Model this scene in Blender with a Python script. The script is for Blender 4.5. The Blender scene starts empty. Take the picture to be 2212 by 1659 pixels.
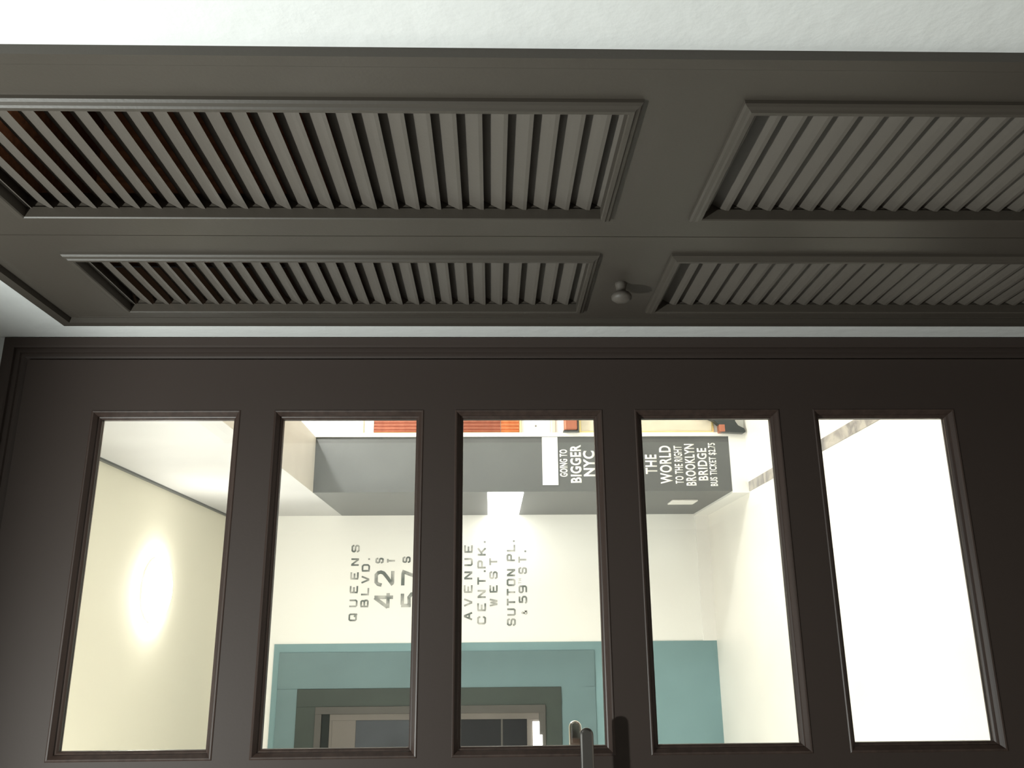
import bpy, bmesh, math, random
from mathutils import Matrix, Vector
random.seed(4)
S = bpy.context.scene
C = S.collection

# ---------------------------------------------------------------- camera
# the photo was taken with the phone held sideways: the camera is rolled by 90 degrees
R_ = Vector((0.9593913, -0.2820760, -0.0011953))
U_ = Vector((0.0080735, 0.0232232, 0.9996977))
F_ = Vector((0.2819630, 0.9591109, -0.0245575))
cd = bpy.data.cameras.new('camera'); cam = bpy.data.objects.new('camera', cd); C.objects.link(cam)
cd.sensor_fit = 'HORIZONTAL'; cd.sensor_width = 36.0; cd.lens = 36.0 * 1832.54 / 2212.0
cd.clip_start = 0.01
X_, Y_, Z_ = -U_, R_, -F_
cam.matrix_world = Matrix(((X_.x, Y_.x, Z_.x, 0), (X_.y, Y_.y, Z_.y, 0), (X_.z, Y_.z, Z_.z, 1.2), (0, 0, 0, 1)))
S.camera = cam

# ---------------------------------------------------------------- world and exposure
w = bpy.data.worlds.new('world'); S.world = w; w.use_nodes = True
w.node_tree.nodes['Background'].inputs[0].default_value = (0.75, 0.8, 0.9, 1)
w.node_tree.nodes['Background'].inputs[1].default_value = 0.02
S.view_settings.view_transform = 'Standard'; S.view_settings.look = 'None'
S.view_settings.gamma = 1; S.view_settings.use_curve_mapping = False
S.view_settings.exposure = 0.0

def lamp(name, kind, loc, power, color=(1, 1, 1), size=0.1, rot=(0, 0, 0), sy=None, spot=None, blend=0.5):
    d = bpy.data.lights.new(name, kind); d.energy = power; d.color = color
    if kind == 'AREA':
        d.size = size
        if sy: d.shape = 'RECTANGLE'; d.size_y = sy
        else: d.shape = 'DISK'
    else:
        d.shadow_soft_size = size
    if kind == 'SPOT': d.spot_size = math.radians(spot); d.spot_blend = blend
    o = bpy.data.objects.new(name, d); C.objects.link(o); o.location = loc; o.rotation_euler = rot
    return o
LX, LY, LZ = -0.38, 0.40, 2.27
lamp('near_room_lamp', 'SPOT', (LX, LY, LZ), 104.0, (0.94, 1.0, 0.96), 0.03, spot=172, blend=0.25)
lamp('closet_inner_fill', 'POINT', (0.80, 1.05, 1.90), 0.3, (1.0, 0.62, 0.38), 0.02)  # added warm fill, makes the gaps between the louvres glow brown
lamp('side_room_lamp', 'POINT', (1.50, 3.05, 2.34), 85, (1.0, 0.97, 0.92), 0.05)
lamp('hall_near_fill', 'AREA', (-0.62, 2.55, 2.60), 30, (1.0, 0.975, 0.93), 0.3)  # added fill for the hall, no fixture, kept out of view

# ---------------------------------------------------------------- materials
def mat(name, col, rough=0.6, metal=0.0, bump=0.0, bscale=60, emis=0, ecol=None, var=0.0, vscale=6, spec=0.5, coat=0):
    m = bpy.data.materials.new(name); m.use_nodes = True; nt = m.node_tree; n = nt.nodes; l = nt.links
    b = n['Principled BSDF']
    b.inputs['Base Color'].default_value = (*col, 1); b.inputs['Roughness'].default_value = rough
    b.inputs['Metallic'].default_value = metal; b.inputs['Specular IOR Level'].default_value = spec
    b.inputs['Coat Weight'].default_value = coat
    tc = n.new('ShaderNodeTexCoord')
    if var:
        nz = n.new('ShaderNodeTexNoise'); nz.inputs['Scale'].default_value = vscale; nz.inputs['Detail'].default_value = 4
        l.new(tc.outputs['Object'], nz.inputs['Vector'])
        r = n.new('ShaderNodeValToRGB')
        r.color_ramp.elements[0].position = 0.3; r.color_ramp.elements[1].position = 0.7
        r.color_ramp.elements[0].color = (*[c * (1 - var) for c in col], 1)
        r.color_ramp.elements[1].color = (*[min(1, c * (1 + var)) for c in col], 1)
        l.new(nz.outputs['Fac'], r.inputs['Fac']); l.new(r.outputs['Color'], b.inputs['Base Color'])
    if bump:
        nb = n.new('ShaderNodeTexNoise'); nb.inputs['Scale'].default_value = bscale; nb.inputs['Detail'].default_value = 5
        l.new(tc.outputs['Object'], nb.inputs['Vector'])
        bp = n.new('ShaderNodeBump'); bp.inputs['Strength'].default_value = bump; bp.inputs['Distance'].default_value = 0.004
        l.new(nb.outputs['Fac'], bp.inputs['Height']); l.new(bp.outputs['Normal'], b.inputs['Normal'])
    if emis:
        b.inputs['Emission Color'].default_value = (*(ecol or col), 1); b.inputs['Emission Strength'].default_value = emis
    return m

def grain_mat(name, a, c, rough=0.5, axis=2):
    m = bpy.data.materials.new(name); m.use_nodes = True; nt = m.node_tree; n = nt.nodes; l = nt.links
    b = n['Principled BSDF']; b.inputs['Roughness'].default_value = rough
    tc = n.new('ShaderNodeTexCoord'); mp = n.new('ShaderNodeMapping')
    sc = [90, 90, 90]; sc[axis] = 2.5; mp.inputs['Scale'].default_value = sc
    nz = n.new('ShaderNodeTexNoise'); nz.inputs['Scale'].default_value = 1; nz.inputs['Detail'].default_value = 6
    l.new(tc.outputs['Object'], mp.inputs['Vector']); l.new(mp.outputs['Vector'], nz.inputs['Vector'])
    r = n.new('ShaderNodeValToRGB'); r.color_ramp.elements[0].color = (*a, 1); r.color_ramp.elements[1].color = (*c, 1)
    r.color_ramp.elements[0].position = 0.35; r.color_ramp.elements[1].position = 0.65
    l.new(nz.outputs['Fac'], r.inputs['Fac']); l.new(r.outputs['Color'], b.inputs['Base Color'])
    bp = n.new('ShaderNodeBump'); bp.inputs['Strength'].default_value = 0.12; bp.inputs['Distance'].default_value = 0.002
    l.new(nz.outputs['Fac'], bp.inputs['Height']); l.new(bp.outputs['Normal'], b.inputs['Normal'])
    return m

M = {}
M['plaster'] = mat('plaster', (0.80, 0.81, 0.80), 0.75, bump=0.35, bscale=38, var=0.02, vscale=9)
M['far_plaster'] = mat('warm_grey_plaster', (0.24, 0.23, 0.22), 0.9)
M['near_ceiling'] = mat('near_ceiling_paint', (0.45, 0.45, 0.43), 0.8, bump=0.1)
M['ceiling'] = mat('ceiling_paint', (0.82, 0.81, 0.76), 0.8, bump=0.08, bscale=60)
M['hall_ceiling'] = mat('hall_ceiling_paint', (0.82, 0.79, 0.66), 0.8, bump=0.05, bscale=40)
M['hall_wall'] = mat('hall_wall_paint', (0.86, 0.86, 0.82), 0.7, bump=0.05, bscale=50)
M['bulkhead'] = mat('bulkhead_paint', (0.54, 0.54, 0.535), 0.65, bump=0.05, bscale=12, var=0.06, vscale=3)
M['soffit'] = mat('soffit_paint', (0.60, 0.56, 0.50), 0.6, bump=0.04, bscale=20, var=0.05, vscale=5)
M['floor'] = mat('near_floor_paint', (0.32, 0.27, 0.23), 0.5, var=0.1, vscale=5)
M['hall_floor'] = mat('hall_floor_tile', (0.82, 0.80, 0.74), 0.35, var=0.03, vscale=4)
M['door'] = mat('brown_door_paint', (0.045, 0.0325, 0.0275), 0.6, bump=0.03, bscale=220, spec=0.3)
M['door_wood'] = grain_mat('brown_door_grain', (0.038, 0.023, 0.018), (0.060, 0.038, 0.030), 0.45, 0)
M['taupe'] = mat('taupe_paint', (0.059, 0.0495, 0.0395), 0.5, bump=0.05, bscale=260)
M['slat'] = mat('taupe_slat_paint', (0.096, 0.083, 0.070), 0.55, bump=0.04, bscale=200)
M['closet_wood'] = grain_mat('closet_inner_wood', (0.11, 0.065, 0.045), (0.20, 0.12, 0.08), 0.5, 2)
M['teal'] = mat('teal_paint', (0.172, 0.290, 0.305), 0.55, var=0.05, vscale=4)
M['teal_dull'] = mat('teal_panel_paint', (0.110, 0.180, 0.190), 0.5, var=0.06, vscale=5)
M['dark_green'] = mat('dark_green_frame', (0.024, 0.036, 0.029), 0.6, var=0.08, vscale=8)
M['sash'] = mat('window_sash_paint', (0.055, 0.052, 0.045), 0.55, var=0.08, vscale=9)
M['dark_grey'] = mat('dark_grey_wall_paint', (0.088, 0.094, 0.094), 0.38, bump=0.05, bscale=30, var=0.05, vscale=6)
M['white_trim'] = mat('white_trim_paint', (0.85, 0.84, 0.80), 0.4, var=0.01)
M['cream_trim'] = mat('cream_trim_paint', (0.70, 0.60, 0.33), 0.4, var=0.05)
M['cream_panel'] = mat('cream_panel', (0.66, 0.60, 0.48), 0.35, var=0.08, vscale=6)
M['chrome'] = mat('satin_steel', (0.36, 0.345, 0.33), 0.22, 1.0, var=0.02)
M['black'] = mat('black_lacquer', (0.02, 0.028, 0.03), 0.3, var=0.1)
M['ink_white'] = mat('white_lettering', (0.86, 0.86, 0.84), 0.6, var=0.02)
M['lamp_glow'] = mat('lamp_glass', (1, 0.97, 0.9), 0.4, emis=42.0, ecol=(1, 0.955, 0.88))
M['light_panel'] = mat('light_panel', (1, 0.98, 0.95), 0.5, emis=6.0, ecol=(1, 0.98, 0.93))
M['brass'] = mat('brass_frame', (0.75, 0.62, 0.28), 0.3, 0.6, var=0.05)

def marble():
    m = mat('grey_marble', (0.45, 0.44, 0.42), 0.3)
    n = m.node_tree.nodes; l = m.node_tree.links
    nz = n.new('ShaderNodeTexNoise'); nz.inputs['Scale'].default_value = 9; nz.inputs['Detail'].default_value = 8; nz.inputs['Distortion'].default_value = 1.5
    tc = n.new('ShaderNodeTexCoord'); l.new(tc.outputs['Object'], nz.inputs['Vector'])
    r = n.new('ShaderNodeValToRGB'); r.color_ramp.elements[0].color = (0.18, 0.17, 0.17, 1); r.color_ramp.elements[1].color = (0.42, 0.39, 0.35, 1)
    r.color_ramp.elements[0].position = 0.38; r.color_ramp.elements[1].position = 0.6
    l.new(nz.outputs['Fac'], r.inputs['Fac']); l.new(r.outputs['Color'], n['Principled BSDF'].inputs['Base Color'])
    return m
M['marble'] = marble()

def copper(name, a, b_, rough):
    m = mat(name, a, rough, 0.75)
    n = m.node_tree.nodes; l = m.node_tree.links
    nz = n.new('ShaderNodeTexNoise'); nz.inputs['Scale'].default_value = 14; nz.inputs['Detail'].default_value = 3
    mp = n.new('ShaderNodeMapping'); mp.inputs['Scale'].default_value = (1, 1, 3)
    tc = n.new('ShaderNodeTexCoord'); l.new(tc.outputs['Object'], mp.inputs['Vector']); l.new(mp.outputs['Vector'], nz.inputs['Vector'])
    r = n.new('ShaderNodeValToRGB'); r.color_ramp.elements[0].color = (*a, 1); r.color_ramp.elements[1].color = (*b_, 1)
    l.new(nz.outputs['Fac'], r.inputs['Fac']); l.new(r.outputs['Color'], n['Principled BSDF'].inputs['Base Color'])
    return m
M['copper'] = copper('copper_slats', (0.30, 0.105, 0.07), (0.50, 0.20, 0.13), 0.4)
M['copper_bright'] = copper('bright_copper_slats', (0.50, 0.15, 0.06), (0.80, 0.36, 0.17), 0.3)

def ink():
    m = bpy.data.materials.new('worn_grey_ink'); m.use_nodes = True; n = m.node_tree.nodes; l = m.node_tree.links
    b = n['Principled BSDF']; b.inputs['Roughness'].default_value = 0.7
    nz = n.new('ShaderNodeTexNoise'); nz.inputs['Scale'].default_value = 16; nz.inputs['Detail'].default_value = 3
    tc = n.new('ShaderNodeTexCoord'); l.new(tc.outputs['Object'], nz.inputs['Vector'])
    r = n.new('ShaderNodeValToRGB'); r.color_ramp.elements[0].color = (0.13, 0.15, 0.14, 1); r.color_ramp.elements[1].color = (0.50, 0.50, 0.47, 1)
    r.color_ramp.elements[0].position = 0.42; r.color_ramp.elements[1].position = 0.66
    l.new(nz.outputs['Fac'], r.inputs['Fac']); l.new(r.outputs['Color'], b.inputs['Base Color'])
    return m
M['ink'] = ink()

def glass(name, tint, refl=1.0):
    m = bpy.data.materials.new(name); m.use_nodes = True; n = m.node_tree.nodes; l = m.node_tree.links
    for x in list(n):
        if x.type != 'OUTPUT_MATERIAL': n.remove(x)
    out = [x for x in n if x.type == 'OUTPUT_MATERIAL'][0]
    t = n.new('ShaderNodeBsdfTransparent'); t.inputs[0].default_value = (*tint, 1)
    g = n.new('ShaderNodeBsdfGlossy'); g.inputs['Roughness'].default_value = 0.01
    f = n.new('ShaderNodeFresnel'); f.inputs['IOR'].default_value = 1.45
    mx = n.new('ShaderNodeMixShader'); l.new(f.outputs[0], mx.inputs[0]); l.new(t.outputs[0], mx.inputs[1]); l.new(g.outputs[0], mx.inputs[2])
    l.new(mx.outputs[0], out.inputs[0])
    return m
M['glass'] = glass('clear_glass', (0.975, 0.985, 0.98))
M['dark_glass'] = mat('night_window_glass', (0.008, 0.009, 0.011), 0.5, spec=0.25, var=0.15, vscale=5)
M['matte_black'] = mat('matte_black', (0.018, 0.022, 0.021), 0.8, spec=0.2)
M['hall_lit_chrome'] = mat('hall_lit_chrome', (0.72, 0.69, 0.64), 0.12, 1.0)  # paler copy of the lever metal, hall highlights put into its colour
M['milk_glass'] = mat('hazy_window_glass', (0.045, 0.052, 0.06), 0.5, spec=0.25, var=0.2, vscale=6)
M['blind'] = mat('beige_inner_frame', (0.11, 0.098, 0.086), 0.55, var=0.06, vscale=8)

# ---------------------------------------------------------------- mesh helpers
def link(name, bm, m, parent=None, bevel=0.0, smooth=False):
    bmesh.ops.remove_doubles(bm, verts=bm.verts, dist=1e-7)
    bmesh.ops.recalc_face_normals(bm, faces=bm.faces)
    me = bpy.data.meshes.new(name); bm.to_mesh(me); bm.free()
    if isinstance(m, (list, tuple)):
        for q in m: me.materials.append(q)
    else: me.materials.append(m)
    if smooth:
        for p in me.polygons: p.use_smooth = True
    o = bpy.data.objects.new(name, me); C.objects.link(o)
    if parent:
        o.parent = parent
        # parents are empties without rotation: keep world coordinates
        o.location = -parent_world(parent)
    if bevel:
        b = o.modifiers.new('bevel', 'BEVEL'); b.width = bevel; b.segments = 2; b.limit_method = 'ANGLE'
    return o
def parent_world(p):
    v = Vector(p.location)
    while p.parent:
        p = p.parent; v += Vector(p.location)
    return v
def thing(name, loc, label=None, cat=None, group=None, kind=None, parent=None):
    o = bpy.data.objects.new(name, None); C.objects.link(o); o.empty_display_size = 0.05
    o.location = loc
    if parent: o.parent = parent; o.location = Vector(loc) - parent_world(parent)
    tag(o, label, cat, group, kind); return o
def tag(o, label=None, cat=None, group=None, kind=None):
    if label: o['label'] = label
    if cat: o['category'] = cat
    if group: o['group'] = group
    if kind: o['kind'] = kind
    return o
def box(bm, x0, x1, y0, y1, z0, z1, mi=0):
    v = [bm.verts.new((x, y, z)) for x in (x0, x1) for y in (y0, y1) for z in (z0, z1)]
    for f in ((0, 1, 3, 2), (4, 6, 7, 5), (0, 4, 5, 1), (2, 3, 7, 6), (0, 2, 6, 4), (1, 5, 7, 3)):
        bm.faces.new([v[i] for i in f]).material_index = mi
def bx(name, x0, x1, y0, y1, z0, z1, m, parent=None, bevel=0.0):
    bm = bmesh.new(); box(bm, x0, x1, y0, y1, z0, z1); return link(name, bm, m, parent, bevel)
def struct(name, m, boxes, bevel=0.0):
    bm = bmesh.new()
    for b in boxes: box(bm, *b)
    o = link(name, bm, m, None, bevel); o['kind'] = 'structure'; return o
def frame_loft(bm, rect, prof, P, cap=False):
    """sweep prof [(outward offset, height)] round rect (a0,a1,b0,b1); P(a,b,h)->world"""
    a0, a1, b0, b1 = rect; rings = []
    for o, h in prof:
        rings.append([bm.verts.new(P(a, b, h)) for a, b in ((a0 - o, b0 - o), (a1 + o, b0 - o), (a1 + o, b1 + o), (a0 - o, b1 + o))])
    for r, s in zip(rings, rings[1:]):
        for i in range(4):
            j = (i + 1) % 4; bm.faces.new((r[i], r[j], s[j], s[i]))
def sweep_u(bm, pts, prof, P):
    """open sweep along axis aligned polyline in (a,b) with outward side on the left; mitred"""
    n = len(pts); rings = []
    for i, (a, b) in enumerate(pts):
        def nrm(p, q):
            d = Vector((q[0] - p[0], q[1] - p[1])).normalized(); return Vector((-d.y, d.x))
        if i == 0: m = nrm(pts[0], pts[1])
        elif i == n - 1: m = nrm(pts[-2], pts[-1])
        else:
            n1, n2 = nrm(pts[i - 1], pts[i]), nrm(pts[i], pts[i + 1]); m = (n1 + n2); m = m / m.dot(n1)
        rings.append([bm.verts.new(P(a + m.x * o, b + m.y * o, h)) for o, h in prof])
    for r, s in zip(rings, rings[1:]):
        for k in range(len(prof) - 1): bm.faces.new((r[k], r[k + 1], s[k + 1], s[k]))
    bm.faces.new(rings[0]); bm.faces.new(list(reversed(rings[-1])))
def lathe(bm, prof, base, axis, seg=32):
    """prof [(radius, height along axis)]"""
    ax = Vector(axis).normalized(); t = Vector((0, 0, 1)) if abs(ax.z) < 0.9 else Vector((1, 0, 0))
    u = ax.cross(t).normalized(); v = ax.cross(u)
    base = Vector(base); rings = []
    for r, h in prof:
        if r < 1e-6: rings.append([bm.verts.new(base + ax * h)])
        else: rings.append([bm.verts.new(base + ax * h + (u * math.cos(2 * math.pi * k / seg) + v * math.sin(2 * math.pi * k / seg)) * r) for k in range(seg)])
    for a, b in zip(rings, rings[1:]):
        for k in range(seg):
            j = (k + 1) % seg
            if len(a) == 1 and len(b) == 1: continue
            if len(a) == 1: bm.faces.new((a[0], b[k], b[j]))
            elif len(b) == 1: bm.faces.new((a[k], a[j], b[0]))
            else: bm.faces.new((a[k], a[j], b[j], b[k]))

# ================================================================ NEAR ROOM SHELL
W = 0.5515            # plane of the closet wall
DY = 1.560            # face of the door leaf
CEIL = 2.50
# closet opening in the right-hand wall
struct('wall_right', M['plaster'], [
    (W, W + 0.10, -1.60, 0.722, 0, CEIL), (W, W + 0.10, 1.462, 1.70, 0, CEIL),
    (W, W + 0.10, 0.722, 1.462, 1.966, CEIL)])
struct('wall_door_side', M['plaster'], [
    (-1.70, -0.345, 1.565, 1.66, 0, CEIL), (-0.345, W, 1.565, 1.66, 2.128, CEIL)])
struct('wall_left', M['far_plaster'], [(-1.80, -1.70, -1.60, 1.66, 0, CEIL)])
struct('wall_back', M['far_plaster'], [(-1.80, W + 0.1, -1.70, -1.60, 0, CEIL)])
struct('ceiling', M['near_ceiling'], [(-1.80, W + 0.1, -1.70, 1.66, CEIL, CEIL + 0.1)])
struct('floor', M['floor'], [(-1.80, W + 0.75, -1.70, 1.66, -0.10, 0)])

# ================================================================ DOOR CASING
bm = bmesh.new()
def PD(a, b, h): return (a, 1.565 - h, b)
# right leg squeezed into the corner, head and left leg
prof = [(0.0, 0.0), (0.0, 0.012), (0.003, 0.015), (0.019, 0.015), (0.0205, 0.012), (0.0205, 0.0)]
sweep_u(bm, [(-0.334, 0.0), (-0.334, 2.1085), (0.5305, 2.1085), (0.5305, 0.0)], prof, PD)
# door stop / rebate inside the casing
prof2 = [(0.0, -0.09), (0.0, -0.002), (0.006, 0.0015), (0.012, 0.0015), (0.0135, 0.0055), (0.024, 0.0055), (0.024, -0.09)]
sweep_u(bm, [(-0.311, 0.0), (-0.311, 2.086), (0.5095, 2.086), (0.5095, 0.0)], prof2, PD)
tr = link('trim_1', bm, M['door']); tr['kind'] = 'structure'

# ================================================================ GLAZED DOOR
door = thing('door_1', (0.10, DY, 0.0), kind='structure')
ks = 1.575 / 1.55
PX0, PX1 = -0.1835 * ks, 0.3865 * ks
PZ = [(1.2 + a * ks, 1.2 + b * ks) for a, b in ((0.479, 0.7225), (0.140, 0.3875), (-0.1935, 0.0525), (-0.5275, -0.283), (-0.861, -0.6205))]
DX0, DX1, DZ1 = -0.3095, 0.5080, 2.0835
BW = 0.0135           # width of the glazing moulding
# leaf = stiles + rails with openings
bm = bmesh.new()
box(bm, DX0, PX0 - BW, DY, DY + 0.038, 0.006, DZ1); box(bm, PX1 + BW, DX1, DY, DY + 0.038, 0.006, DZ1)
edges = [DZ1] + [z for p in PZ for z in (p[1] + BW, p[0] - BW)] + [0.006]
for k in range(0, len(edges), 2):
    box(bm, PX0 - BW, PX1 + BW, DY, DY + 0.038, edges[k + 1], edges[k])
link('leaf', bm, M['door'], door)
def PDf(a, b, h): return (a, DY - h, b)
def PDb(a, b, h): return (a, DY + 0.038 + h, b)
for z0, z1 in PZ:
    bm = bmesh.new()
    pr = [(0.0, -0.0185), (0.0, -0.0135), (0.0025, -0.0105), (0.0045, -0.0095), (0.0055, -0.006), (0.009, -0.0015), (0.011, 0.0012), (BW - 0.0002, 0.0018), (BW + 0.0015, 0.0006), (BW + 0.0015, -0.0035)]
    frame_loft(bm, (PX0, PX1, z0, z1), pr, PDf)
    frame_loft(bm, (PX0, PX1, z0, z1), [(0.0, -0.0185), (0.0, -0.0135), (0.006, -0.004), (BW, 0.001), (BW + 0.001, -0.004)], PDb)
    link('glazing_moulding', bm, M['door_wood'], door)
    bx('glass_pane', PX0 - 0.005, PX1 + 0.005, DY + 0.0175, DY + 0.0215, z0 - 0.005, z1 + 0.005, M['glass'], door)

# lever handles on both faces
def lever(side):
    h = thing('door_handle', (-0.25, DY, 1.044), parent=door)
    s = -1 if side == 'front' else 1
    y0 = DY if s < 0 else DY + 0.038
    yc = 1.502 if s < 0 else 1.634
    zc = 1.0435 if s < 0 else 1.050
    tip = -0.1505 if s < 0 else -0.1515
    bm = bmesh.new(); hh = 0.0112; th = 0.0052
    pts = []                                              # stadium outline of the bar, tip at +X
    for k in range(17):
        a = math.pi / 2 - math.pi * k / 16
        pts.append((tip - hh + math.cos(a) * hh, zc + math.sin(a) * hh))
    pts += [(-0.262, zc - hh), (-0.266, zc - hh + 0.004), (-0.266, zc + hh - 0.004), (-0.262, zc + hh)]
    rings = []
    for yy, sh in ((yc - th, 0.0035), (yc - th + 0.002, 0.0008), (yc - th + 0.004, 0.0), (yc + th - 0.004, 0.0), (yc + th - 0.002, 0.0008), (yc + th, 0.0035)):
        cx, cz = (tip - 0.266) / 2, zc
        ring = []
        for px, pz in pts:
            d = Vector((px - max(-0.255, min(px, tip - hh)), pz - cz)); ln = d.length or 1
            q = d * ((ln - sh) / ln); ring.append(bm.verts.new((px - d.x + q.x, yy, cz + q.y)))
        rings.append(ring)
    for r, t in zip(rings, rings[1:]):
        for i in range(len(r)):
            j = (i + 1) % len(r); bm.faces.new((r[i], r[j], t[j], t[i]))
    bm.faces.new(rings[0]); bm.faces.new(list(reversed(rings[-1])))
    link('lever', bm, M['chrome' if s < 0 else 'hall_lit_chrome'], h, smooth=False)
    bm = bmesh.new(); lathe(bm, [(0.0, 0.0), (0.0085, 0.0), (0.0085, abs(yc - y0)), (0.0, abs(yc - y0))], (-0.255, y0, zc), (0, s, 0), 24)
    link('spindle', bm, M['chrome'], h, smooth=False)
    bm = bmesh.new(); lathe(bm, [(0.0, 0.0), (0.026, 0.0), (0.026, 0.006), (0.023, 0.009), (0.0, 0.009)], (-0.255, y0, zc), (0, s, 0), 32)
    link('rose', bm, M['chrome'], h, smooth=False)
lever('front'); lever('back')

# ================================================================ LOUVRED CLOSET
closet = thing('closet', (W + 0.02, 1.09, 0.0), 'built-in taupe closet with two louvred doors beside the glazed brown door', 'closet')
def PW(a, b, h): return (W - h, a, b)
# carcass behind the doors
bm = bmesh.new()
box(bm, W + 0.45, W + 0.465, 0.735, 1.452, 0.0, 1.955); box(bm, W + 0.102, W + 0.465, 0.722, 0.735, 0.0, 1.955)
box(bm, W + 0.102, W + 0.465, 1.437, 1.452, 0.0, 1.955); box(bm, W + 0.102, W + 0.465, 0.735, 1.437, 1.94, 1.955)
box(bm, W + 0.102, W + 0.45, 0.735, 1.437, 0.002, 0.017)
link('inner_case', bm, M['closet_wood'], closet)
# casing: cavetto falling away from the doors, then flat back band
bm = bmesh.new()
cp = [(0.0, -0.085), (0.0, 0.0080), (0.002, 0.0095), (0.012, 0.0070), (0.024, 0.0025), (0.037, -0.0035), (0.0385, 0.0065), (0.056, 0.0065), (0.058, 0.0050), (0.058, 0.0)]
def casing(bm):
    # far leg + head, mitred at the far top corner
    rings = []
    for end in range(3):
        r = []
        for o, h in cp:
            if end == 0: a, b = 1.4195 + o, 0.0
            elif end == 1: a, b = 1.4195 + o, 1.9235 + o
            else: a, b = 0.722, 1.9235 + o
            r.append(bm.verts.new(PW(a, b, h)))
        rings.append(r)
    for r, s in zip(rings, rings[1:]):
        for k in range(len(cp) - 1): bm.faces.new((r[k], r[k + 1], s[k + 1], s[k]))
    bm.faces.new(rings[0]); bm.faces.new(list(reversed(rings[-1])))
casing(bm)
box(bm, W - 0.011, W + 0.085, 0.7065, 0.722, 0.0, 1.9815)
link('casing', bm, M['taupe'], closet)

TH = math.radians(55); SW = 0.028; ST = 0.0060; PITCH = 0.0285
def closet_door(y0, y1, py0, py1, near):
    d = thing('door', (W, (y0 + y1) / 2, 0.006), parent=closet)
    X0, X1 = W - 0.010, W + 0.018            # leaf front and back
    z0, z1 = 0.012, 1.925
    panels = ((1.051, 1.818), (0.13, 0.917))
    bm = bmesh.new()
    box(bm, X0, X1, y0, py0, z0, z1); box(bm, X0, X1, py1, y1, z0, z1)
    ed = [z1, panels[0][1], panels[0][0], panels[1][1], panels[1][0], z0]
    for k in range(0, 6, 2): box(bm, X0, X1, py0, py1, ed[k + 1], ed[k])
    link('frame', bm, M['taupe'], d)
    for a, b in panels:
        bm = bmesh.new()
        pr = [(0.0, -0.006), (0.0, 0.0085), (0.0015, 0.0100), (0.0065, 0.0100), (0.0085, 0.0080), (0.0125, 0.0065), (0.0150, 0.0040), (0.0155, -0.001)]
        frame_loft(bm, (py0 + 0.002, py1 - 0.002, a + 0.002, b - 0.002), pr, lambda p, q, h: (X0 - h, p, q))
        link('moulding', bm, M['taupe'], d)
        bm = bmesh.new()
        ux, uz = math.cos(TH), math.sin(TH); ev = ST / ux
        z = b - 0.010
        while z > a - 0.034:
            xo = X0 + 0.004
            # vertical front edge, then the slat climbs inwards and upwards
            c = [(xo, z), (xo + SW * ux, z + SW * uz), (xo + SW * ux, z + SW * uz + ev * 0.9), (xo + 0.0032, z + ev), (xo + 0.0004, z + ev * 0.45)]
            v0 = [bm.verts.new((x_, py0 + 0.0015, z_)) for x_, z_ in c]
            v1 = [bm.verts.new((x_, py1 - 0.0015, z_)) for x_, z_ in c]
            for i in range(5):
                j = (i + 1) % 5; bm.faces.new((v0[i], v0[j], v1[j], v1[i]))
            bm.faces.new(v0); bm.faces.new(list(reversed(v1)))
            z -= PITCH
        link('louvre_panel', bm, M['slat'], d)
    if not near:
        bm = bmesh.new()
        lathe(bm, [(0.0, -0.002), (0.0105, -0.002), (0.0090, 0.004), (0.0080, 0.010), (0.0075, 0.014), (0.0135, 0.0175), (0.0165, 0.022), (0.0160, 0.027), (0.0110, 0.031), (0.0, 0.0325)], (X0, 1.266, 0.990), (-1, 0, 0), 32)
        link('knob', bm, M['slat'], d, smooth=True)
    # hinge knuckles are hidden; a catch plate closes the top
    return d
closet_door(0.7235, 1.0970, 0.7865, 1.0290, True)
closet_door(1.0990, 1.4185, 1.1660, 1.3720, False)

# ================================================================ NEAR ROOM LAMP (above and outside the picture)
cl = thing('pendant_light', (LX, LY, CEIL), 'small white pendant light hanging in front of the closet doors', 'light')
bm = bmesh.new(); lathe(bm, [(0.0, 0.0), (0.05, 0.0), (0.045, 0.02), (0.004, 0.03), (0.004, 0.18), (0.035, 0.185), (0.05, 0.215), (0.0, 0.215)], (LX, LY, CEIL), (0, 0, -1), 24)
link('base', bm, M['white_trim'], cl, smooth=False)

# ================================================================ HALL BEYOND THE DOOR
HC = 2.638; L = 4.70; XS = 0.628; XA = 0.888; YB = 3.902; ZS = 2.020
XR = 2.50; YR = 3.92            # side room to the right of the beam
struct('ceiling_hall', M['hall_ceiling'], [(-1.10, XS, 1.66, L + 0.1, HC, HC + 0.1)])
struct('ceiling_side_room', M['ceiling'], [(XA, XR + 0.1, 1.66, YR + 0.1, HC, HC + 0.1)])
struct('floor_hall', M['hall_floor'], [(-1.10, XR + 0.1, 1.66, L + 0.1, -0.10, 0.0)])
struct('wall_far', M['hall_wall'], [(-1.10, XA + 0.12, L, L + 0.1, 0, HC)])
struct('wall_hall_left', M['hall_wall'], [(-1.10, -1.0, 1.66, L, 0, HC)])
struct('wall_side_room_right', M['hall_wall'], [(XR, XR + 0.1, 1.66, YR, 0, HC)])
struct('wall_side_room', M['hall_wall'], [(XA + 0.12, XR + 0.1, YR, YR + 0.1, 0, HC), (XA, XA + 0.12, YR, YR + 0.1, ZS, HC)])
struct('wall_hall_front', M['hall_wall'], [(-1.0, -0.345, 1.66, 1.67, 0, HC), (-0.345, 0.552, 1.66, 1.67, 2.128, HC), (0.552, XR, 1.66, 1.67, 0, HC)])
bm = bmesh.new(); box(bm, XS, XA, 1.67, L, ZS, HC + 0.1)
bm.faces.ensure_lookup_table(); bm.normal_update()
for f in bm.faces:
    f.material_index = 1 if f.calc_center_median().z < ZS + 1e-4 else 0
wb = link('wall_bulkhead', bm, [M['bulkhead'], M['soffit']]); wb['kind'] = 'structure'
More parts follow.
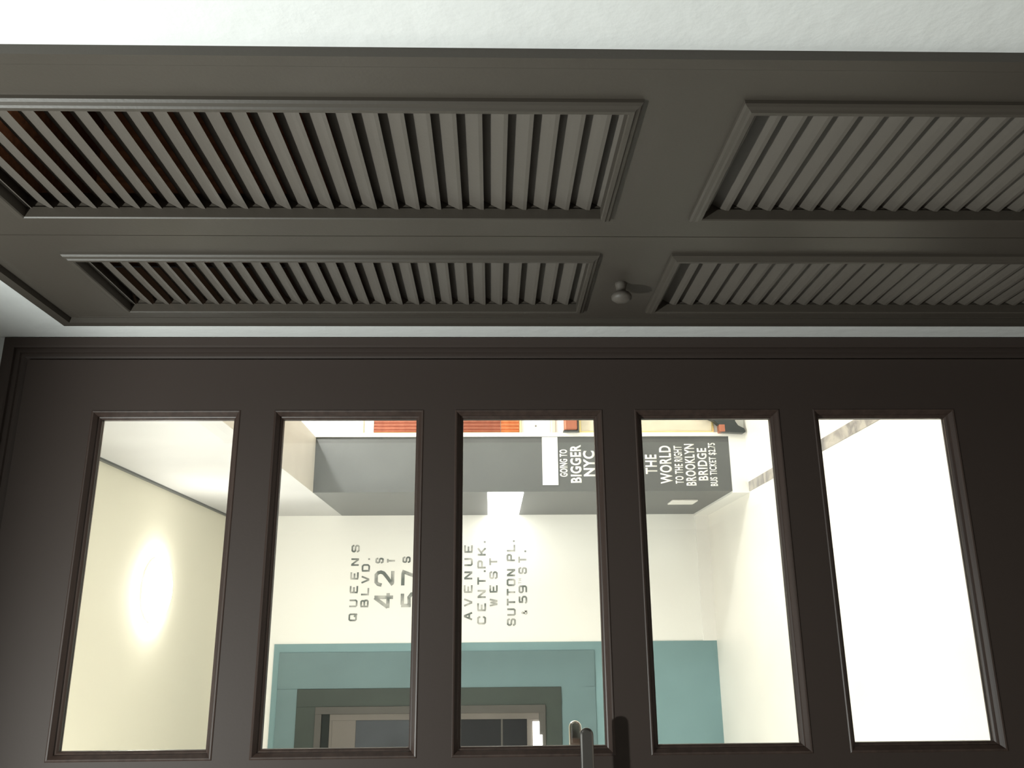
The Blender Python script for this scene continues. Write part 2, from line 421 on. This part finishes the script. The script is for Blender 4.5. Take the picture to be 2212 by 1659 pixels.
struct('wall_dark', M['dark_grey'], [(XS, XA, YB, L, 0, ZS)])
struct('wall_white_return', M['hall_wall'], [(XA, XA + 0.6, YB, YB + 0.018, 0, 2.30), (XA, XA + 0.12, YB + 0.018, L, 0, ZS)])
struct('trim_2', M['marble'], [(XS - 0.004, XS + 0.040, 1.67, YB - 0.012, 0.0, 0.003)])          # marble strip in the floor
struct('baseboard_hall', M['white_trim'], [(XS - 0.010, XS, YB + 0.0002, L, 0, 0.078), (XS - 0.010, XA - 0.0015, YB - 0.010, YB, 0, 0.078), (-0.045, XS - 0.010, L - 0.010, L, 0, 0.072)], 0.0)
struct('ceiling_shadow_line', M['dark_grey'], [(XS - 0.008, XS, 1.67, L, HC - 0.016, HC)])                      # shadow gap under the ceiling, built as a dark strip
struct('trim_5', M['white_trim'], [(XA - 0.001, XA + 0.0175, YB - 0.012, YB, 0.0, ZS + 0.008)], 0.001)  # white post at the end of the dark wall
# teal painted end wall and its window
struct('trim_4', M['teal'], [(-0.99, -0.045, L - 0.006, L, 0, 2.341)])
win = thing('window_1', (-0.60, L - 0.006, 0.66), kind='structure')
def PF(a, b, h): return (a, L - 0.006 - h, b)
def ringbox(name, x1, z0, z1, ix1, iz0, iz1, h0, h1, m):
    bm = bmesh.new()
    xl = -0.98
    box(bm, ix1, x1, L - 0.006 - h1, L - 0.006 - h0, z0, z1)
    box(bm, xl, ix1, L - 0.006 - h1, L - 0.006 - h0, iz1, z1)
    box(bm, xl, ix1, L - 0.006 - h1, L - 0.006 - h0, z0, iz0)
    return link(name, bm, m, win, 0.0015)
ringbox('panel_border', -0.0872, 0.657, 2.310, -0.2685, 0.837, 2.205, 0.0, 0.006, M['teal_dull'])
ringbox('window_casing', -0.2685, 0.837, 2.205, -0.3555, 0.921, 2.106, 0.0, 0.012, M['dark_green'])
ringbox('window_frame', -0.3555, 0.921, 2.106, -0.391, 0.955, 2.072, 0.0, 0.020, M['sash'])
ringbox('window_sash', -0.391, 0.955, 2.030, -0.422, 1.018, 2.016, 0.0, 0.016, M['blind'])
bx('window_stile', -0.98, -0.3875, L - 0.018, L - 0.008, 2.030, 2.090, M['matte_black'], win)
bx('window_pane', -0.98, -0.420, L - 0.016, L - 0.010, 1.015, 1.50, M['dark_glass'], win)
bx('window_pane', -0.98, -0.405, L - 0.017, L - 0.010, 1.50, 1.90, M['milk_glass'], win)
bx('window_mullion', -0.98, -0.405, L - 0.020, L - 0.010, 1.895, 2.02, M['blind'], win, 0.002)
bx('window_bar', -0.98, -0.420, L - 0.018, L - 0.010, 1.142, 1.152, M['sash'], win)
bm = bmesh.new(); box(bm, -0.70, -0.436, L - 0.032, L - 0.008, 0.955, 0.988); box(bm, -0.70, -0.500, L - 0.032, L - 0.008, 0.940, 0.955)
cr = tag(link('glare_strip', bm, M['light_panel']), 'narrow strip of white glare, built to glow, at the lower edge of the hall window', 'light')  # glare made as a glowing strip, there is no lamp here

# hall ceiling light: flush drum of frosted glass
hl = thing('ceiling_light', (0.19, 3.74, HC), 'round white flush light glowing on the cream hall ceiling', 'ceiling light')
bm = bmesh.new(); lathe(bm, [(0.0, 0.0), (0.135, 0.0), (0.135, 0.008), (0.0, 0.008)], (0.19, 3.74, HC), (0, 0, -1), 48)
link('base', bm, M['white_trim'], hl, smooth=False)
bm = bmesh.new(); lathe(bm, [(0.132, 0.008), (0.135, 0.018), (0.125, 0.034), (0.095, 0.047), (0.05, 0.054), (0.0, 0.056)], (0.19, 3.74, HC), (0, 0, -1), 48)
link('shade', bm, M['lamp_glow'], hl, smooth=True)
# glowing white panel on the side of the dark wall
bm = bmesh.new()
box(bm, XS - 0.006, XS, YB + 0.012, L - 0.002, 1.050, 1.218)
tag(link('wall_light', bm, M['light_panel'], None, 0.001), 'glowing white rectangular wall light on the side of the dark grey wall', 'wall light')
bx('white_bar', 0.658, XA - 0.002, YB - 0.004, YB, 0.8885, 0.9615, M['ink_white'])
tag(bpy.data.objects['white_bar'], 'blank white horizontal bar above the words GOING TO on the dark wall', 'sign')
sp = thing('switch_plate', (XS, 4.228, 0.243), 'low white socket plate on the side of the dark grey wall', 'socket')
bm = bmesh.new(); box(bm, XS - 0.008, XS, 4.165, 4.285, 0.178, 0.306)
link('plate', bm, M['white_trim'], sp, 0.002)

# ---------------------------------------------------------------- things on the wall beyond the white post
XP = XA + 0.0175                   # right edge of the white post
def framed(name, label, cat, z0, z1, x1, fw, fm, lw):
    t = thing(name, ((XP + x1) / 2, YB, z0), label, cat)
    bm = bmesh.new()
    for b in ((XP, x1, z1 - fw, z1), (XP, x1, z0, z0 + fw), (XP, XP + lw, z0 + fw, z1 - fw), (x1 - fw, x1, z0 + fw, z1 - fw)):
        box(bm, b[0], b[1], YB - 0.010, YB, b[2], b[3])
    link('frame', bm, fm, t, 0.0008)
    return t
t = framed('copper_blind', 'tall copper slatted blind in a cream frame beyond the white post', 'blind', 1.058, 1.806, 1.34, 0.008, M['cream_trim'], 0.002)
bx('side_panel', XP + 0.002, 1.332, YB - 0.006, YB, 1.752, 1.798, M['soffit'], t)
def slats(name, z0, z1, m):
    bm = bmesh.new(); x = XP + 0.002; n = 26; dx = (1.332 - x) / n
    for k in range(n):
        a = x + k * dx; b = a + dx; mid = a + dx * 0.6
        v = [bm.verts.new(p) for z in (z0, z1) for p in ((a, YB - 0.001, z), (mid, YB - 0.008, z), (b, YB - 0.001, z))]
        bm.faces.new((v[0], v[1], v[4], v[3])); bm.faces.new((v[1], v[2], v[5], v[4])); bm.faces.new((v[0], v[1], v[2])); bm.faces.new((v[3], v[4], v[5])); bm.faces.new((v[0], v[2], v[5], v[3]))
    link(name, bm, m, t)
slats('slat_field', 1.156, 1.751, M['copper'])
slats('slat_field', 1.068, 1.154, M['copper_bright'])
t = thing('switch_plate', (1.0, YB, 0.93), 'flat white switch plate on the wall below the copper blind', 'switch')
bx('plate', XP + 0.001, 1.08, YB - 0.004, YB, 0.922, 1.016, M['white_trim'], t, 0.0015)
bm = bmesh.new(); lathe(bm, [(0.0, 0.0), (0.005, 0.0), (0.004, 0.003), (0.0, 0.004)], (0.9395, YB - 0.004, 0.990), (0, -1, 0), 16)
link('button', bm, M['chrome'], t)
bx('wall_rail', XP + 0.001, 1.20, YB - 0.008, YB, 0.897, 0.914, M['cream_panel'], None, 0.002)
tag(bpy.data.objects['wall_rail'], 'narrow beige rail on the wall below the white switch plate', 'rail')
t = thing('copper_box', (1.0, YB, 0.79), 'small copper box with dark edges between two framed panels', 'box')
bx('body', XP + 0.004, 1.10, YB - 0.045, YB, 0.796, 0.858, M['copper'], t, 0.008)
bx('end_plate', XP, XP + 0.004, YB - 0.040, YB, 0.789, 0.862, M['black'], t)
bx('base_strip', XP + 0.004, 1.10, YB - 0.040, YB, 0.789, 0.7955, M['sash'], t)
t = framed('wall_panel', 'tall cream panel in a brass frame low on the wall beyond the white post', 'panel', 0.146, 0.785, 1.34, 0.008, M['brass'], 0.006)
bx('field', XP + 0.006, 1.331, YB - 0.004, YB, 0.155, 0.776, M['cream_panel'], t)
t = thing('black_stand', (1.0, YB - 0.02, 0.0), 'black curved stand with a copper band at the foot of the white post', 'stand')
bm = bmesh.new()
out = [(1.10, 0.222), (0.985, 0.212), (0.968, 0.185), (0.950, 0.150), (0.934, 0.134), (0.932, 0.128), (0.899, 0.128), (0.895, 0.060), (0.893, 0.014), (0.900, 0.006), (0.915, 0.012), (0.930, 0.040), (0.950, 0.052), (1.10, 0.056)]
va = [bm.verts.new((a, YB - 0.050, b)) for a, b in out]; vb = [bm.verts.new((a, YB - 0.014, b)) for a, b in out]
bm.faces.new(va); bm.faces.new(list(reversed(vb)))
for i in range(len(out)):
    j = (i + 1) % len(out); bm.faces.new((va[i], va[j], vb[j], vb[i]))
link('body', bm, M['black'], t, 0.003)
bx('band', 0.8985, 0.933, YB - 0.053, YB - 0.012, 0.104, 0.131, M['copper'], t, 0.002)

# ================================================================ LETTERING
def flat_text(parent, txt, x0, x1, z0, z1, y, m, bold=0.02, name='text_line'):
    cu = bpy.data.curves.new('t', 'FONT'); cu.body = txt; cu.offset = bold; cu.space_character = 1.10; cu.extrude = 0.0; cu.resolution_u = 4
    o = bpy.data.objects.new('t', cu); C.objects.link(o)
    dg = bpy.context.evaluated_depsgraph_get(); me = bpy.data.meshes.new_from_object(o.evaluated_get(dg))
    bpy.data.objects.remove(o)
    xs = [v.co.x for v in me.vertices]; ys = [v.co.y for v in me.vertices]
    ax, bx0, ay, by = min(xs), max(xs), min(ys), max(ys)
    bm = bmesh.new(); bm.from_mesh(me)
    for v in bm.verts:
        v.co = Vector((x0 + (v.co.x - ax) / (bx0 - ax) * (x1 - x0), y, z0 + (v.co.y - ay) / (by - ay) * (z1 - z0)))
    fs = bm.faces[:]
    g = bmesh.ops.extrude_face_region(bm, geom=fs)
    for v in [e for e in g['geom'] if isinstance(e, bmesh.types.BMVert)]: v.co.y -= 0.0012
    me2 = bpy.data.meshes.new(name); bmesh.ops.recalc_face_normals(bm, faces=bm.faces); bm.to_mesh(me2); bm.free(); me2.materials.append(m)
    q = bpy.data.objects.new(name, me2); C.objects.link(q); q.parent = parent; q.location = -parent_world(parent)
    return q
ly = thing('wall_lettering', (0.76, YB, 0.70), 'white words GOING TO BIGGER NYC on the dark grey wall', 'lettering')
for a in [('GOING TO', 0.6967, 0.8262, 0.8434, 0.8803), ('BIGGER', 0.6682, 0.8482, 0.7785, 0.8305), ('NYC', 0.6984, 0.8192, 0.7155, 0.7698)]:
    flat_text(ly, *a, YB - 0.0002, M['ink_white'], 0.03)
ly = thing('wall_lettering', (0.76, YB, 0.15), 'white words THE WORLD TO THE RIGHT BROOKLYN BRIDGE low on the dark wall', 'lettering')
for a in [('THE', 0.7082, 0.8005, 0.4243, 0.4787), ('WORLD', 0.6622, 0.8425, 0.3547, 0.4113), ('TO THE RIGHT', 0.6619, 0.8423, 0.3024, 0.3416),
          ('BROOKLYN', 0.6530, 0.8510, 0.2435, 0.2915), ('BRIDGE', 0.6767, 0.8308, 0.1865, 0.2324), ('BUS TICKET $2.75', 0.6504, 0.8552, 0.1386, 0.1779)]:
    flat_text(ly, *a, YB - 0.0002, M['ink_white'], 0.022)

# stencil alphabet: strokes in a unit cell (0..1 x 0..1), gaps left where the stencil bridges
G = {
 'Q': [[(.0, .15), (.0, .42)], [(.0, .58), (.0, .85), (.15, 1), (.42, 1)], [(.58, 1), (.85, 1), (1, .85), (1, .58)], [(1, .42), (1, .15), (.85, 0), (.58, 0)], [(.42, 0), (.15, 0), (.0, .15)], [(.65, .25), (1.02, -.08)]],
 'O': [[(.0, .15), (.0, .85), (.15, 1), (.42, 1)], [(.58, 1), (.85, 1), (1, .85), (1, .15), (.85, 0), (.58, 0)], [(.42, 0), (.15, 0), (.0, .15)]],
 'U': [[(0, 1), (0, .15), (.15, 0), (.42, 0)], [(.58, 0), (.85, 0), (1, .15), (1, 1)]],
 'E': [[(0, 0), (0, 1)], [(.16, 1), (1, 1)], [(.16, .5), (.8, .5)], [(.16, 0), (1, 0)]],
 'N': [[(0, 0), (0, 1)], [(.1, .95), (.9, .05)], [(1, 0), (1, 1)]],
 'S': [[(1, .78), (1, .85), (.85, 1), (.58, 1)], [(.42, 1), (.15, 1), (0, .85), (0, .65), (.15, .52), (.42, .52)], [(.58, .5), (.85, .48), (1, .35), (1, .15), (.85, 0), (.58, 0)], [(.42, 0), (.15, 0), (0, .15), (0, .22)]],
 'B': [[(0, 0), (0, 1)], [(.17, 1), (.8, 1), (.93, .88), (.93, .64), (.8, .53), (.17, .53)], [(.8, .53), (1, .4), (1, .13), (.85, 0), (.17, 0)]],
 'L': [[(0, 1), (0, 0), (1, 0)]],
 'V': [[(0, 1), (.47, 0)], [(1, 1), (.55, 0)]],
 'D': [[(0, 0), (0, 1)], [(.17, 1), (.8, 1), (1, .8), (1, .2), (.8, 0), (.17, 0)]],
 'A': [[(0, 0), (.47, 1)], [(.55, 1), (1, 0)], [(.25, .33), (.75, .33)]],
 'C': [[(1, .75), (1, .85), (.85, 1), (.58, 1)], [(.42, 1), (.15, 1), (0, .85), (0, .15), (.15, 0), (.42, 0)], [(.58, 0), (.85, 0), (1, .15), (1, .25)]],
 'T': [[(0, 1), (1, 1)], [(.5, .88), (.5, 0)]],
 'P': [[(0, 0), (0, 1)], [(.17, 1), (.85, 1), (1, .88), (1, .6), (.85, .47), (.17, .47)]],
 'K': [[(0, 0), (0, 1)], [(1, 1), (.2, .5)], [(.35, .58), (1, 0)]],
 'W': [[(0, 1), (.22, 0)], [(.27, 0), (.5, .9)], [(.5, .9), (.73, 0)], [(.78, 0), (1, 1)]],
 '4': [[(.75, 0), (.75, 1)], [(.68, 1), (.02, .3)], [(.0, .24), (1.0, .24)]],
 '2': [[(0, .72), (.05, .88), (.22, 1), (.46, 1)], [(.54, 1), (.78, 1), (.95, .88), (1, .72), (.92, .55), (.5, .28), (.05, .02)], [(.2, 0), (1, 0)]],
 '5': [[(.12, .55), (.12, 1)], [(.26, 1), (.95, 1)], [(.12, .58), (.75, .6), (1, .45), (1, .15), (.8, 0), (.55, 0)], [(.4, 0), (.15, 0), (0, .12)]],
 '7': [[(0, 1), (.8, 1)], [(1, 1), (.5, 0)]],
 '9': [[(.95, .5), (.2, .5), (0, .65), (0, .87), (.15, 1), (.42, 1)], [(.58, 1), (.85, 1), (1, .87), (1, .15), (.85, 0), (.58, 0)], [(.42, 0), (.1, 0)]],
 'H': [[(0, 0), (0, 1)], [(1, 0), (1, 1)], [(.15, .5), (.85, .5)]],
 '&': [[(1, 0), (.2, .7), (.2, .88), (.38, 1), (.6, .88), (.55, .68), (.05, .38), (0, .15), (.2, 0), (.55, 0), (1, .4)]],
 '.': [[(.0, .0), (.0, .12)]],
}
def stencil(parent, txt, x0, x1, z0, z1, y, m, wt=0.17, aspect=0.82, name='letter'):
    h = z1 - z0; t = h * wt
    cell = {'.': 0.28, ' ': 0.55}                        # narrow cells for stops and spaces
    lw = min(h * aspect, (x1 - x0) / max(1, len(txt)) * 0.86)
    last = lw if txt[-1] != '.' else t
    pitch = (x1 - x0 - last) / max(1e-6, sum(cell.get(c, 1.0) for c in txt[:-1])) if len(txt) > 1 else 0
    x = x0
    for c in txt:
        if c != ' ':
            bm = bmesh.new()
            for si, st in enumerate(G[c]):
                yy = y - si * 0.00005
                pts = [Vector((x + t / 2 + p[0] * (lw - t), z0 + t / 2 + p[1] * (h - t))) for p in st]
                L_, Rr = [], []
                for i, p in enumerate(pts):
                    d1 = (pts[i] - pts[i - 1]).normalized() if i else (pts[1] - pts[0]).normalized()
                    d2 = (pts[i + 1] - pts[i]).normalized() if i < len(pts) - 1 else d1
                    n1 = Vector((-d1.y, d1.x)); n2 = Vector((-d2.y, d2.x)); mm = n1 + n2
                    if mm.length < 1e-6: mm = n1
                    mm = mm / max(0.5, mm.dot(n1))
                    e = Vector((0, 0))
                    if i == 0: e = -d2 * (t * 0.3)
                    if i == len(pts) - 1: e = d1 * (t * 0.3)
                    L_.append(p + mm * t / 2 + e); Rr.append(p - mm * t / 2 + e)
                ring = L_ + Rr[::-1]
                a = [bm.verts.new((v.x, yy, v.y)) for v in ring]; b = [bm.verts.new((v.x, yy - 0.0008, v.y)) for v in ring]
                n = len(L_)
                for q in (a, b):
                    for k in range(n - 1): bm.faces.new((q[k], q[k + 1], q[2 * n - 2 - k], q[2 * n - 1 - k]))
                for k in range(2 * n):
                    j = (k + 1) % (2 * n); bm.faces.new((a[k], b[k], b[j], a[j]))
            bmesh.ops.recalc_face_normals(bm, faces=bm.faces)
            me = bpy.data.meshes.new(name); bm.to_mesh(me); bm.free(); me.materials.append(m)
            o = bpy.data.objects.new(name, me); C.objects.link(o); o.parent = parent; o.location = -parent_world(parent)
        x += pitch * cell.get(c, 1.0)
YL = L - 0.0002
groups = [
 ('grey stencilled words QUEENS BLVD. on the white hall wall', [('QUEENS', .0683, .4692, 1.9159, 1.9605), ('BLVD.', .1393, .3969, 1.8563, 1.9010)], []),
 ('large grey stencilled 42 ST on the white hall wall', [('42', .1314, .3323, 1.7236, 1.8302), ('S', .3693, .4039, 1.7835, 1.8285), ('T', .3714, .3985, 1.7208, 1.7659)], []),
 ('large grey stencilled 57 ST below the number 42 on the hall wall', [('57', .1303, .3338, 1.5796, 1.6864), ('S', .3709, .4104, 1.6383, 1.6822), ('T', .3705, .3976, 1.5755, 1.6206)], []),
 ('grey stencilled word AVENUE on the white hall wall', [('AVENUE', .0684, .4656, 1.3012, 1.3486)], []),
 ('grey stencilled words CENT.PK. WEST on the white hall wall', [('CENT.PK.', .0464, .4852, 1.2287, 1.2762), ('WEST', .1390, .3951, 1.1662, 1.2112)], []),
 ('grey stencilled words SUTTON PL. & 59TH ST. lowest on the hall wall', [('SUTTON PL.', .0381, .4893, 1.0697, 1.1175), ('&', .0947, .1230, 1.0074, 1.0400), ('59', .1520, .2480, 1.0074, 1.0537), ('TH', .2560, .2850, 1.0380, 1.0537), ('ST.', .3080, .4339, 1.0074, 1.0537)], []),
]
for lab, lines, _ in groups:
    t = thing('street_name_lettering', (0.27, L, lines[-1][3]), lab, 'lettering', 'street names on the hall wall')
    for a in lines:
        big = a[4] - a[3] > 0.08
        stencil(t, *a, YL, M['ink'], 0.17 if big else 0.20, 0.80 if big else 0.90)
